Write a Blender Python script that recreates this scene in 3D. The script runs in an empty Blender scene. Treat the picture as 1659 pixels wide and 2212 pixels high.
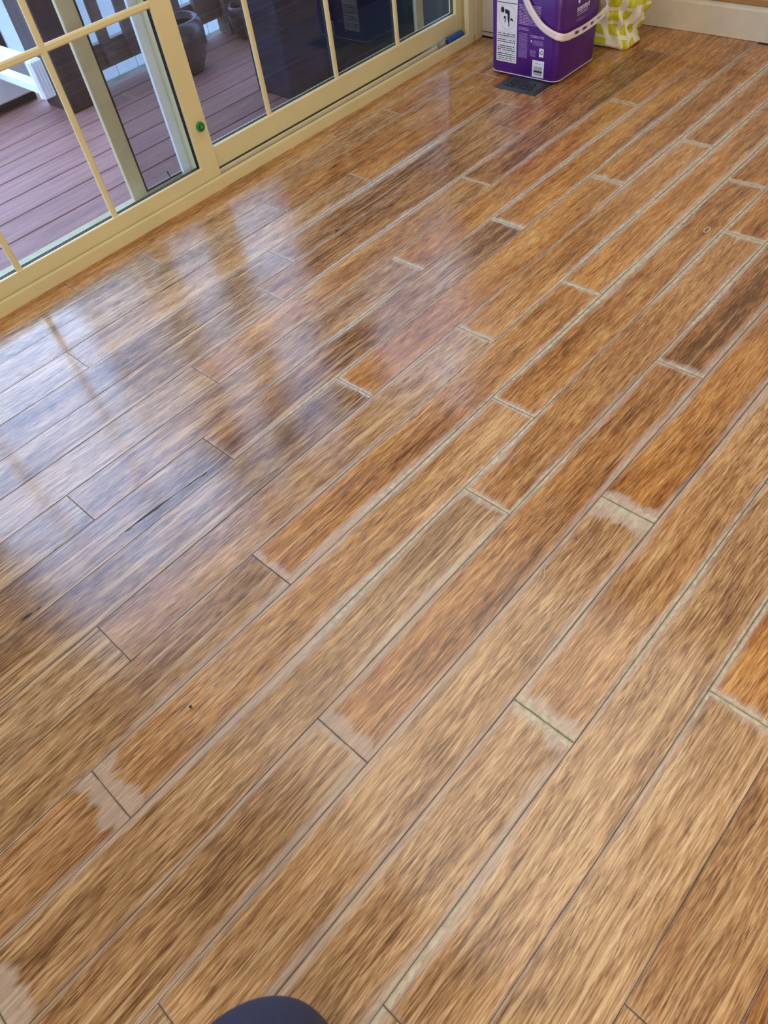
import bpy, bmesh, math, random
from mathutils import Vector, Matrix

random.seed(7)
SC = bpy.context.scene
COL = SC.collection

# ------------------------------------------------------------------ camera
cam_d = bpy.data.cameras.new('camera')
cam = bpy.data.objects.new('camera', cam_d)
COL.objects.link(cam)
YAW, PITCH, ROLL, FPX = 0.87500698, 0.89468195, -0.1788631, 1514.58
cy, sy, cp, sp = math.cos(YAW), math.sin(YAW), math.cos(PITCH), math.sin(PITCH)
fw = Vector((cy * cp, sy * cp, -sp))
rt0 = Vector((sy, -cy, 0.0))
up0 = rt0.cross(fw)
cr, sr = math.cos(ROLL), math.sin(ROLL)
rt = rt0 * cr + up0 * sr
up = -rt0 * sr + up0 * cr
cam.matrix_world = Matrix(((rt.x, up.x, -fw.x, 0.0), (rt.y, up.y, -fw.y, 0.0), (rt.z, up.z, -fw.z, 1.05), (0, 0, 0, 1)))
cam_d.sensor_fit = 'HORIZONTAL'
cam_d.sensor_width = 36.0
cam_d.lens = FPX / 1659.0 * 36.0
cam_d.clip_start = 0.02
cam_d.dof.use_dof = True
cam_d.dof.focus_distance = 1.75
cam_d.dof.aperture_fstop = 15.0
SC.camera = cam

# ------------------------------------------------------------------ light
SC.view_settings.view_transform = 'Standard'
SC.view_settings.look = 'None'
SC.view_settings.gamma = 1.0
SC.view_settings.use_curve_mapping = False
SC.view_settings.exposure = 0.0

world = bpy.data.worlds.new('overcast_sky')
SC.world = world
world.use_nodes = True
bg = world.node_tree.nodes['Background']
bg.inputs[0].default_value = (0.45, 0.64, 1.0, 1)
bg.inputs[1].default_value = 7.0

def area(name, loc, target, size, watts, col):
    d = bpy.data.lights.new(name, 'AREA')
    d.shape = 'RECTANGLE'
    d.size, d.size_y = size
    d.energy = watts
    d.color = col
    o = bpy.data.objects.new(name, d)
    COL.objects.link(o)
    o.location = loc
    o.rotation_euler = (Vector(target) - Vector(loc)).to_track_quat('-Z', 'Y').to_euler()
    return o

area('ceiling_fill', (1.15, 0.9, 2.38), (1.15, 0.9, 0.0), (1.8, 1.8), 18, (1.0, 0.95, 0.84))  # added overhead area lamp, unseen, fills the room and lifts the floor
area('room_fill', (-0.7, -1.5, 1.15), (1.6, 1.9, 0.5), (1.4, 1.2), 43, (1.0, 0.94, 0.80))  # added unseen area lamp behind the camera, brightens the door frame

# ------------------------------------------------------------------ helpers
def link(name, bm, m, parent=None, smooth=False):
    me = bpy.data.meshes.new(name)
    bm.normal_update()
    bm.to_mesh(me)
    bm.free()
    o = bpy.data.objects.new(name, me)
    COL.objects.link(o)
    if m is not None:
        me.materials.append(m)
    if smooth:
        for p in me.polygons:
            p.use_smooth = True
    if parent is not None:
        o.parent = parent
    return o

def tag(o, label=None, cat=None, group=None, kind=None):
    if label: o['label'] = label
    if cat: o['category'] = cat
    if group: o['group'] = group
    if kind: o['kind'] = kind
    return o

def empty(name, loc=(0, 0, 0)):
    o = bpy.data.objects.new(name, None)
    o.empty_display_size = 0.05
    COL.objects.link(o)
    o.location = loc
    bpy.context.view_layer.update()
    return o

def box(bm, x0, x1, y0, y1, z0, z1, bev=0.0, mat=None, seg=1):
    r = bmesh.ops.create_cube(bm, size=1.0)
    vs = r['verts']
    for v in vs:
        v.co = Vector((x0 + (v.co.x + .5) * (x1 - x0), y0 + (v.co.y + .5) * (y1 - y0), z0 + (v.co.z + .5) * (z1 - z0)))
        if mat is not None:
            v.co = mat @ v.co
    if bev > 0:
        es = list({e for v in vs for e in v.link_edges})
        bmesh.ops.bevel(bm, geom=es, offset=bev, segments=seg, affect='EDGES', clamp_overlap=True)
    return bm

def bx(name, x0, x1, y0, y1, z0, z1, m, parent=None, bev=0.0, seg=1):
    b = bmesh.new()
    box(b, x0, x1, y0, y1, z0, z1, bev, None, seg)
    o = link(name, b, m, None)
    if parent is not None:
        o.parent = parent
        o.matrix_parent_inverse = parent.matrix_world.inverted()
    return o

def tube(bm, pts, rad, n=10, cap=True):
    """tube along points; rad scalar or list"""
    P = [Vector(p) for p in pts]
    R = rad if isinstance(rad, (list, tuple)) else [rad] * len(P)
    t0 = (P[1] - P[0]).normalized()
    ref = Vector((0, 0, 1)) if abs(t0.z) < .9 else Vector((1, 0, 0))
    nrm = t0.cross(ref).normalized()
    rings = []
    for i, p in enumerate(P):
        t = (P[min(i + 1, len(P) - 1)] - P[max(i - 1, 0)]).normalized()
        nrm = (nrm - t * nrm.dot(t)).normalized()
        bn = t.cross(nrm)
        rings.append([bm.verts.new(p + (nrm * math.cos(a) + bn * math.sin(a)) * R[i]) for a in [2 * math.pi * k / n for k in range(n)]])
    for a, b in zip(rings, rings[1:]):
        for k in range(n):
            bm.faces.new((a[k], a[(k + 1) % n], b[(k + 1) % n], b[k]))
    if cap:
        bm.faces.new(rings[0][::-1]); bm.faces.new(rings[-1])
    return bm

def lathe(bm, prof, n, cx=0, cy_=0, cz=0):
    rings = []
    for r, z in prof:
        rings.append([bm.verts.new((cx + r * math.cos(2 * math.pi * k / n), cy_ + r * math.sin(2 * math.pi * k / n), cz + z)) for k in range(n)])
    for a, b in zip(rings, rings[1:]):
        for k in range(n):
            bm.faces.new((a[k], a[(k + 1) % n], b[(k + 1) % n], b[k]))
    bm.faces.new(rings[0][::-1]); bm.faces.new(rings[-1])

def catmull(pts, n=8):
    P = [Vector(p) for p in pts]
    P = [P[0] * 2 - P[1]] + P + [P[-1] * 2 - P[-2]]
    out = []
    for i in range(1, len(P) - 2):
        for k in range(n):
            t = k / n
            a, b, c, d = P[i - 1:i + 3]
            out.append(0.5 * ((2 * b) + (c - a) * t + (2 * a - 5 * b + 4 * c - d) * t * t + (3 * b - 3 * c + d - a) * t ** 3))
    out.append(P[-2])
    return out

# ------------------------------------------------------------------ materials
class NT:
    def __init__(s, name):
        s.m = bpy.data.materials.new(name)
        s.m.use_nodes = True
        s.t = s.m.node_tree
        s.bsdf = s.t.nodes['Principled BSDF']
        s.out = s.t.nodes['Material Output']
    def n(s, typ, **kw):
        nd = s.t.nodes.new(typ)
        for k, v in kw.items():
            setattr(nd, k, v)
        return nd
    def set(s, sock, v):
        if isinstance(v, bpy.types.NodeSocket):
            s.t.links.new(v, sock)
        elif isinstance(v, tuple) and len(v) == 3 and sock.type == 'RGBA':
            sock.default_value = (*v, 1)
        else:
            sock.default_value = v
    def math(s, op, a, b=None, c=None, clamp=False):
        nd = s.n('ShaderNodeMath', operation=op, use_clamp=clamp)
        for i, v in enumerate((a, b, c)):
            if v is not None:
                s.set(nd.inputs[i], v)
        return nd.outputs[0]
    def mix(s, f, a, b, blend='MIX'):
        nd = s.n('ShaderNodeMix', data_type='RGBA', blend_type=blend)
        s.set(nd.inputs['Factor'], f)
        s.set(nd.inputs[6], a)
        s.set(nd.inputs[7], b)
        return nd.outputs[2]
    def noise(s, vec, scale=1.0, detail=2.0, rough=.5, dist=0.0):
        nd = s.n('ShaderNodeTexNoise')
        if vec is not None: s.set(nd.inputs['Vector'], vec)
        nd.inputs['Scale'].default_value = scale
        nd.inputs['Detail'].default_value = detail
        nd.inputs['Roughness'].default_value = rough
        nd.inputs['Distortion'].default_value = dist
        return nd.outputs['Fac']
    def scale(s, vec, xyz):
        nd = s.n('ShaderNodeVectorMath', operation='MULTIPLY')
        s.set(nd.inputs[0], vec)
        nd.inputs[1].default_value = xyz
        return nd.outputs[0]
    def ss(s, v, lo, hi, a=0.0, b=1.0):
        nd = s.n('ShaderNodeMapRange', interpolation_type='SMOOTHSTEP')
        s.set(nd.inputs[0], v)
        nd.inputs[1].default_value, nd.inputs[2].default_value = lo, hi
        nd.inputs[3].default_value, nd.inputs[4].default_value = a, b
        return nd.outputs[0]
    def ramp(s, f, stops, interp='LINEAR'):
        nd = s.n('ShaderNodeValToRGB')
        s.set(nd.inputs[0], f)
        nd.color_ramp.interpolation = interp
        e = nd.color_ramp.elements
        while len(e) < len(stops): e.new(.5)
        for i, (p, c) in enumerate(stops):
            e[i].position = p; e[i].color = (*c, 1)
        return nd.outputs[0]
    def bump(s, h, strength, dist):
        nd = s.n('ShaderNodeBump')
        nd.inputs['Strength'].default_value = strength
        nd.inputs['Distance'].default_value = dist
        s.set(nd.inputs['Height'], h)
        s.t.links.new(nd.outputs[0], s.bsdf.inputs['Normal'])
    def attr(s, name, kind='GEOMETRY'):
        return s.n('ShaderNodeAttribute', attribute_name=name, attribute_type=kind)
    def objco(s):
        return s.n('ShaderNodeTexCoord').outputs['Object']
    def fin(s, col=None, rough=None, metal=None):
        if col is not None: s.set(s.bsdf.inputs['Base Color'], col)
        if rough is not None: s.set(s.bsdf.inputs['Roughness'], rough)
        if metal is not None: s.set(s.bsdf.inputs['Metallic'], metal)
        return s.m

def paint(name, col, rough=.5, var=.12, nscale=14, bump=0.0, metal=0.0, dirt=None):
    s = NT(name)
    oc = s.objco()
    n = s.noise(oc, nscale, 4, .6)
    c = s.mix(s.ss(n, .3, .7), tuple(x * (1 - var) for x in col), tuple(min(1, x * (1 + var)) for x in col))
    if dirt:
        d = s.noise(oc, 60, 3, .7)
        c = s.mix(s.ss(d, .64, .74), c, dirt)
    if bump:
        s.bump(s.noise(oc, nscale * 12, 3), bump, .001)
    return s.fin(c, s.ss(s.noise(oc, nscale * 3, 3), .3, .7, rough * .85, min(1, rough * 1.15)), metal)

def srgb(r, g, b):
    f = lambda c: c / 12.92 if c <= .04045 else ((c + .055) / 1.055) ** 2.4
    return (f(r / 255), f(g / 255), f(b / 255))

W = 0.108433          # plank width

def wood_floor():
    s = NT('strand_bamboo')
    tc = s.n('ShaderNodeTexCoord').outputs['Object']
    info = s.n('ShaderNodeObjectInfo')
    off = s.n('ShaderNodeVectorMath', operation='SCALE')
    off.inputs[0].default_value = (31.0, 17.0, 5.0)
    s.t.links.new(info.outputs['Random'], off.inputs['Scale'])
    add = s.n('ShaderNodeVectorMath', operation='ADD')
    s.t.links.new(tc, add.inputs[0]); s.t.links.new(off.outputs[0], add.inputs[1])
    v = add.outputs[0]
    # slight skew and waver of the fibres
    wv = s.noise(s.scale(v, (3, 5, 1)), 1, 2)
    sep = s.n('ShaderNodeSeparateXYZ'); s.t.links.new(v, sep.inputs[0])
    skew = s.math('MULTIPLY_ADD', sep.outputs[0], s.math('MULTIPLY_ADD', info.outputs['Random'], .05, -.025), sep.outputs[1])
    yy = s.math('MULTIPLY_ADD', s.math('SUBTRACT', wv, .5), .02, skew)
    cmb = s.n('ShaderNodeCombineXYZ')
    s.t.links.new(sep.outputs[0], cmb.inputs[0]); s.t.links.new(yy, cmb.inputs[1]); s.t.links.new(sep.outputs[2], cmb.inputs[2])
    v = cmb.outputs[0]
    fine = s.noise(s.scale(v, (24, 420, 1)), 1, 2.5, .7)
    med = s.noise(s.scale(v, (7, 85, 1)), 1, 3, .6)
    broad = s.noise(s.scale(v, (2.2, 17, 1)), 1, 2.5, .55)
    blot = s.noise(s.scale(v, (6, 13, 1)), 1, 2, .5)
    f = s.math('ADD', s.math('MULTIPLY_ADD', fine, .70, -.12), s.math('ADD', s.math('MULTIPLY_ADD', med, .28, .04), s.math('MULTIPLY', broad, .34)))
    tint = s.attr('tint', 'OBJECT').outputs['Fac']
    hue = s.attr('hue', 'OBJECT').outputs['Fac']
    f = s.math('ADD', f, s.math('MULTIPLY', tint, .09))
    f = s.math('ADD', f, s.math('MULTIPLY', s.math('SUBTRACT', blot, .5), .12))
    cA = s.ramp(f, [(.42, srgb(94, 62, 40)), (.51, srgb(134, 102, 70)), (.58, srgb(160, 129, 92)), (.66, srgb(190, 156, 118)), (.78, srgb(224, 198, 160))])
    cB = s.ramp(f, [(.42, srgb(88, 48, 18)), (.51, srgb(142, 88, 40)), (.59, srgb(172, 112, 54)), (.67, srgb(198, 142, 78)), (.78, srgb(226, 178, 108))])
    col = s.mix(hue, cA, cB)
    # dark pores and short fibre dashes
    dash = s.noise(s.scale(v, (34, 600, 1)), 1, 1.5, .5)
    zone = s.noise(s.scale(v, (5, 25, 1)), 1, 2)
    dm = s.math('MULTIPLY', s.ss(dash, .56, .65), s.ss(zone, .35, .6))
    col = s.mix(s.math('MULTIPLY', dm, .68), col, srgb(70, 38, 24))
    lm = s.math('MULTIPLY', s.ss(s.noise(s.scale(v, (11, 260, 3)), 1, 2), .6, .72), .55)
    col = s.mix(lm, col, srgb(214, 176, 124))
    cream = s.ss(s.noise(s.scale(v, (2.6, 105, 2)), 1, 2.5, .6), .575, .66)
    cream = s.math('MULTIPLY', cream, s.math('MULTIPLY_ADD', hue, -.45, .62))
    col = s.mix(cream, col, srgb(222, 192, 148))
    knot = s.ss(s.noise(s.scale(v, (16, 30, 2)), 1, 2, .5), .70, .80)
    col = s.mix(s.math('MULTIPLY', knot, .6), col, srgb(78, 42, 26))
    # wear along the joints
    raw = s.n('ShaderNodeSeparateXYZ'); s.t.links.new(tc, raw.inputs[0])
    w = s.attr('wear')
    ws = s.n('ShaderNodeSeparateColor'); s.t.links.new(w.outputs['Color'], ws.inputs[0])
    half = s.attr('half_length', 'OBJECT').outputs['Fac']
    n1 = s.noise(s.scale(v, (5, 34, 1)), 1, 4, .65)
    n2 = s.noise(s.scale(v, (70, 110, 1)), 1, 4, .65)
    wob = s.math('MULTIPLY_ADD', n1, 3.4, -.5)
    rag = s.math('MULTIPLY_ADD', n2, 1.5, .3)
    def side(dist, width, bare):
        h = s.math('SUBTRACT', s.math('MULTIPLY', width, wob), dist)
        h = s.math('MULTIPLY', s.ss(h, -.006, .010), s.ss(width, .001, .006))
        b = s.math('SUBTRACT', s.math('MULTIPLY', s.math('MULTIPLY', width, .62), rag), dist)
        b = s.math('MULTIPLY', s.ss(b, 0.0, .0016), s.ss(s.math('ADD', bare, s.math('MULTIPLY', s.math('SUBTRACT', n1, .5), 1.0)), .12, .42))
        return h, b
    dU = s.math('SUBTRACT', W / 2, raw.outputs[1])
    dD = s.math('ADD', W / 2, raw.outputs[1])
    dH = s.math('SUBTRACT', half, raw.outputs[0])
    dL = s.math('ADD', half, raw.outputs[0])
    hs, bs = [], []
    for d, wd, ba in ((dU, s.math('MULTIPLY', ws.outputs[0], .05), ws.outputs[2]),
                      (dD, s.math('MULTIPLY', ws.outputs[1], .05), w.outputs['Alpha']),
                      (dH, s.attr('end_high', 'OBJECT').outputs['Fac'], s.attr('bare_high', 'OBJECT').outputs['Fac']),
                      (dL, s.attr('end_low', 'OBJECT').outputs['Fac'], s.attr('bare_low', 'OBJECT').outputs['Fac'])):
        h, b = side(d, wd, ba)
        hs.append(h); bs.append(b)
    mx = lambda L: s.math('MAXIMUM', s.math('MAXIMUM', L[0], L[1]), s.math('MAXIMUM', L[2], L[3]))
    haze, bare = mx(hs), mx(bs)
    hcol = s.mix(fine, srgb(166, 148, 138), srgb(218, 204, 192))
    col = s.mix(s.math('MULTIPLY', haze, .62), col, hcol)
    bcol = s.mix(s.ss(n2, .3, .7), srgb(168, 156, 128), srgb(214, 206, 182))
    col = s.mix(s.math('MULTIPLY', bare, .8), col, bcol)
    # edges of the bare wood carry grime
    dmin = s.math('MINIMUM', s.math('MINIMUM', dU, dD), s.math('MINIMUM', dH, dL))
    grime = s.ss(dmin, .0010, .0034, .45, 0.0)
    grime = s.math('MULTIPLY', grime, s.ss(n1, .3, .6))
    col = s.mix(grime, col, srgb(88, 74, 56))
    big = s.noise(s.n('ShaderNodeNewGeometry').outputs['Position'], 1.7, 3, .6)
    rough = s.math('ADD', s.ss(big, .44, .56, .12, .22), s.math('MULTIPLY', s.math('MAXIMUM', haze, bare), .12))
    rough = s.math('ADD', rough, s.math('MULTIPLY', bare, .2))
    s.bump(s.math('SUBTRACT', s.math('ADD', s.math('MULTIPLY', fine, .8), s.math('MULTIPLY', dm, -.6)), s.math('MULTIPLY', bare, 1.2)), .28, .0006)
    s.bsdf.inputs['IOR'].default_value = 1.7
    return s.fin(col, rough)

def thin_glass(name, tint, refl=1.0):
    s = NT(name)
    tr = s.n('ShaderNodeBsdfTransparent'); tr.inputs[0].default_value = (*tint, 1)
    gl = s.n('ShaderNodeBsdfGlossy'); gl.inputs['Roughness'].default_value = .01
    fr = s.n('ShaderNodeFresnel')
    s.set(fr.inputs[0], s.math('MULTIPLY_ADD', s.n('ShaderNodeNewGeometry').outputs['Backfacing'], -.8333, 1.5))
    mx = s.n('ShaderNodeMixShader')
    s.set(mx.inputs[0], s.math('MULTIPLY', fr.outputs[0], 1.0 * refl, clamp=True))
    s.t.links.new(tr.outputs[0], mx.inputs[1]); s.t.links.new(gl.outputs[0], mx.inputs[2])
    s.t.links.new(mx.outputs[0], s.out.inputs[0])
    return s.m

def screen_mesh():
    s = NT('insect_screen')
    tr = s.n('ShaderNodeBsdfTransparent')
    df = s.n('ShaderNodeBsdfDiffuse'); df.inputs[0].default_value = (.02, .022, .03, 1)
    mx = s.n('ShaderNodeMixShader'); mx.inputs[0].default_value = .27
    s.t.links.new(tr.outputs[0], mx.inputs[1]); s.t.links.new(df.outputs[0], mx.inputs[2])
    s.t.links.new(mx.outputs[0], s.out.inputs[0])
    return s.m

def grained(name, dark, light, sc=(3, 60, 60), rough=.6):
    s = NT(name)
    oc = s.objco()
    info = s.n('ShaderNodeObjectInfo')
    off = s.n('ShaderNodeVectorMath', operation='SCALE'); off.inputs[0].default_value = (9, 7, 5)
    s.t.links.new(info.outputs['Random'], off.inputs['Scale'])
    add = s.n('ShaderNodeVectorMath', operation='ADD')
    s.t.links.new(oc, add.inputs[0]); s.t.links.new(off.outputs[0], add.inputs[1])
    n = s.noise(s.scale(add.outputs[0], sc), 1, 4, .65)
    n = s.math('ADD', n, s.math('MULTIPLY_ADD', info.outputs['Random'], .16, -.08))
    c = s.ramp(n, [(.3, dark), (.72, light)])
    s.bump(n, .3, .001)
    return s.fin(c, rough)

M = {}
M['floor'] = wood_floor()
M['subfloor'] = paint('joint_grime', srgb(78, 64, 48), .9, .5, 3)
M['beige'] = paint('beige_vinyl', srgb(216, 203, 158), .42, .04, 5, dirt=None)
M['beige_dark'] = paint('beige_track', srgb(176, 162, 118), .55, .08, 22, dirt=srgb(110, 96, 60))
M['white'] = paint('white_paint', srgb(222, 216, 204), .5, .05, 7)
M['wall'] = paint('wall_paint', srgb(226, 214, 190), .7, .05, 5)
M['baseboard'] = paint('baseboard_paint', srgb(214, 206, 190), .5, .06, 9)
M['ceiling'] = paint('ceiling_paint', srgb(235, 230, 220), .8, .03, 4)
M['gasket'] = paint('black_gasket', srgb(18, 20, 28), .5)
M['glass'] = thin_glass('window_glass', (.90, .94, .98))
M['screen'] = screen_mesh()
M['alu'] = paint('screen_frame_paint', srgb(188, 170, 134), .5, .05)
M['deckboard'] = grained('composite_deck', srgb(132, 87, 79), srgb(166, 116, 104), (4, 45, 1), .65)
M['deckfascia'] = paint('deck_fascia', srgb(120, 80, 76), .7)
M['rail'] = grained('rail_stain', srgb(116, 100, 98), srgb(150, 134, 128), (5, 50, 50), .7)
M['post'] = grained('dark_post_stain', srgb(44, 28, 26), srgb(74, 52, 46), (40, 40, 4), .6)
M['pillar'] = paint('slate_pillar', srgb(40, 42, 58), .8, .3, 14)
M['vinyl'] = paint('white_vinyl', srgb(225, 228, 232), .5, .04)
M['green'] = paint('green_plastic', srgb(10, 128, 52), .35, .15, 60)
M['screw'] = paint('screw_metal', srgb(176, 160, 120), .35, .1, metal=.7)
M['purple'] = paint('purple_plastic', srgb(78, 24, 124), .38, .05, 6)
M['handle'] = paint('translucent_white_plastic', srgb(232, 220, 222), .4, .04)
M['label_white'] = paint('label_print_white', srgb(226, 230, 238), .45, .02)
M['ink'] = paint('label_print_black', srgb(16, 20, 30), .5)
M['ink_grey'] = paint('label_print_grey', srgb(150, 154, 165), .5)
M['lilac'] = paint('label_print_lilac', srgb(206, 180, 222), .5, .02)
M['blackmetal'] = paint('black_register_enamel', srgb(52, 55, 56), .42, .3, 80, bump=.3, dirt=srgb(120, 122, 116))
M['void'] = paint('recess_shade_black', srgb(5, 5, 6), .9)  # black imitating the shade inside vent slots and track groove
M['blue'] = paint('blue_plastic', srgb(24, 74, 150), .4, .2, 50)
M['clear'] = thin_glass('clear_plastic', (.86, .9, .92))
M['navy'] = None
M['pot'] = paint('glazed_brown_pot', srgb(84, 72, 76), .3, .2, 18)
M['blackcover'] = paint('black_vinyl_cover', srgb(8, 8, 10), .85, .2, 10)
M['siding'] = paint('dark_siding', srgb(44, 50, 52), .6, .1)
M['mat'] = paint('dark_green_rough', srgb(20, 23, 18), .95, .25, 60, bump=.5)
M['grass'] = paint('ground_cover', srgb(110, 116, 100), .9, .3, 6)
M['soffit'] = paint('soffit_paint', srgb(190, 186, 176), .8)
M['gravel'] = paint('putty_crumb', srgb(196, 188, 160), .8)

def stripes(name, base, ink, period, duty, axis, jitter):
    """flat print: rows of illegible small type"""
    s = NT(name)
    sep = s.n('ShaderNodeSeparateXYZ'); s.t.links.new(s.n('ShaderNodeTexCoord').outputs['Object'], sep.inputs[0])
    row = s.math('DIVIDE', sep.outputs[2], period)
    fr = s.math('FRACT', row)
    cell = s.math('FLOOR', row)
    cmb = s.n('ShaderNodeCombineXYZ')
    s.t.links.new(s.math('MULTIPLY', sep.outputs[axis], jitter), cmb.inputs[0])
    s.t.links.new(s.math('MULTIPLY', cell, 3.7), cmb.inputs[1])
    n = s.noise(cmb.outputs[0], 1, 1.5, .6)
    m = s.math('MULTIPLY', s.math('LESS_THAN', fr, duty), s.ss(n, .40, .47))
    return s.fin(s.mix(m, base, ink), .5)

PUR = srgb(74, 24, 128)
M['type_white'] = stripes('small_type_on_purple', PUR, srgb(190, 160, 214), .0042, .5, 1, 420)
M['type_black'] = stripes('small_type_on_white', srgb(226, 230, 238), srgb(40, 46, 60), .0062, .5, 1, 330)
M['type_small'] = stripes('fine_type_on_purple', PUR, srgb(168, 136, 196), .003, .45, 1, 600)

for k_ in ('blackcover', 'siding', 'mat', 'pillar'):
    M[k_].node_tree.nodes['Principled BSDF'].inputs['Specular IOR Level'].default_value = .08
# navy cloth
s = NT('navy_cloth')
oc = s.objco()
n = s.noise(oc, 240, 3, .7)
M['navy'] = s.fin(s.mix(n, srgb(36, 42, 66), srgb(60, 68, 98)), .9)
s.bump(n, .4, .001)

# ------------------------------------------------------------------ setting: room shell
floor = bx('floor', -2.05, 3.0, -2.05, 1.99, -0.04, -0.0026, M['subfloor']); tag(floor, kind='structure')
WT = 0.12
def wall(name, *a):
    return tag(bx(name, *a, M['wall']), kind='structure')
wall('wall_left', -2.05, -0.12, 1.943, 2.10, -0.012, 2.4)
wall('wall_header', -0.12, 2.62, 1.943, 2.10, 2.10, 2.4)
wall('wall_behind', -2.15, 3.0, -2.15, -2.05, -0.012, 2.4)
wall('wall_near', -2.15, -2.05, -2.05, 2.10, -0.012, 2.4)
wr = wall('wall_back', 2.912, 3.02, -2.05, 1.74, -0.012, 2.4)
wall('wall_return', 2.62, 2.912, 1.74, 2.10, -0.012, 2.4)
cl = tag(bx('ceiling', -2.15, 3.02, -2.15, 2.10, 2.4, 2.46, M['ceiling']), kind='structure')

# white boxed-in corner right of the door
b = bmesh.new()
box(b, 2.557, 2.62, 1.745, 1.99, 0.004, 2.4, .002)
corner = tag(link('trim_1', b, M['white']), kind='structure')
bx('trim_strip', 2.5535, 2.557, 1.76, 1.985, 0.02, 0.021, M['subfloor'], corner)

# baseboard along the back wall
b = bmesh.new()
prof = [(2.912, 0.001), (2.897, 0.001), (2.897, .088), (2.900, .094), (2.905, .097), (2.905, .100), (2.912, .103)]
a_ = [b.verts.new((x, -2.05, z)) for x, z in prof]; c_ = [b.verts.new((x, 1.74, z)) for x, z in prof]
for k in range(len(prof)):
    j = (k + 1) % len(prof)
    b.faces.new((a_[k], a_[j], c_[j], c_[k]))
b.faces.new(a_[::-1]); b.faces.new(c_)
bmesh.ops.recalc_face_normals(b, faces=b.faces)
tag(link('baseboard_back', b, M['baseboard']), kind='structure')
# warm wooden cap moulding above the baseboard
tag(bx('trim_2', 2.90, 2.912, -2.05, 1.74, .104, .122, grained('oak_trim', srgb(150, 112, 60), srgb(190, 150, 92), (40, 3, 40), .5), None, .002), kind='structure')

# ------------------------------------------------------------------ floor planks
Y0 = 1.863014
JO = {-1: 0.60, 0: .819, 1: 1.213, 2: .433, 3: 1.035, 4: .898, 5: .589, 6: 1.198, 7: .4515, 8: .765, 9: 1.064, 10: .313,
      11: .9146, 12: .679, 13: .169, 14: .816, 15: .3885, 16: -.036, 17: .585, 18: .1585}
EXTRA = {0: [1.874], 2: [1.477], 3: [2.10], 4: [1.954], 5: [1.637], 6: [.168, 2.282], 7: [1.491], 8: [1.826], 9: [.0325, 2.138],
         10: [1.3545], 11: [-.119, 1.991], 12: [1.746], 13: [1.212], 14: [-.227], -1: [1.647]}
# joint wear: (row, x) -> (width below joint, width above joint, bare)
JW = {(7, 1.491): (.010, .016, 1), (9, 1.064): (.010, .012, 1), (8, .765): (.010, .009, 1), (11, .9146): (.008, .011, 1), (12, .679): (.010, .010, .9),
      (15, .3885): (.017, .022, 1), (14, .816): (.038, .020, .3), (12, 1.746): (.014, .011, .9), (9, 2.138): (.015, .009, .9), (11, 1.991): (.012, .009, .8),
      (10, 1.3545): (.016, .004, .7), (8, 1.826): (.011, .017, .3), (5, 1.637): (.007, .006, .6), (6, 1.198): (.008, .012, .5), (13, 1.212): (.008, .015, .3),
      (17, .585): (.012, .012, .6), (11, -.119): (.030, .030, .1), (13, .169): (.010, .024, 0), (2, 1.477): (.004, .004, .5), (6, 2.282): (.01, .012, .1),
      (3, 1.035): (.004, .007, .5), (4, .898): (.005, .007, .4), (10, .313): (.003, .012, 0), (12, -.375): (.02, .028, .1)}
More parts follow.
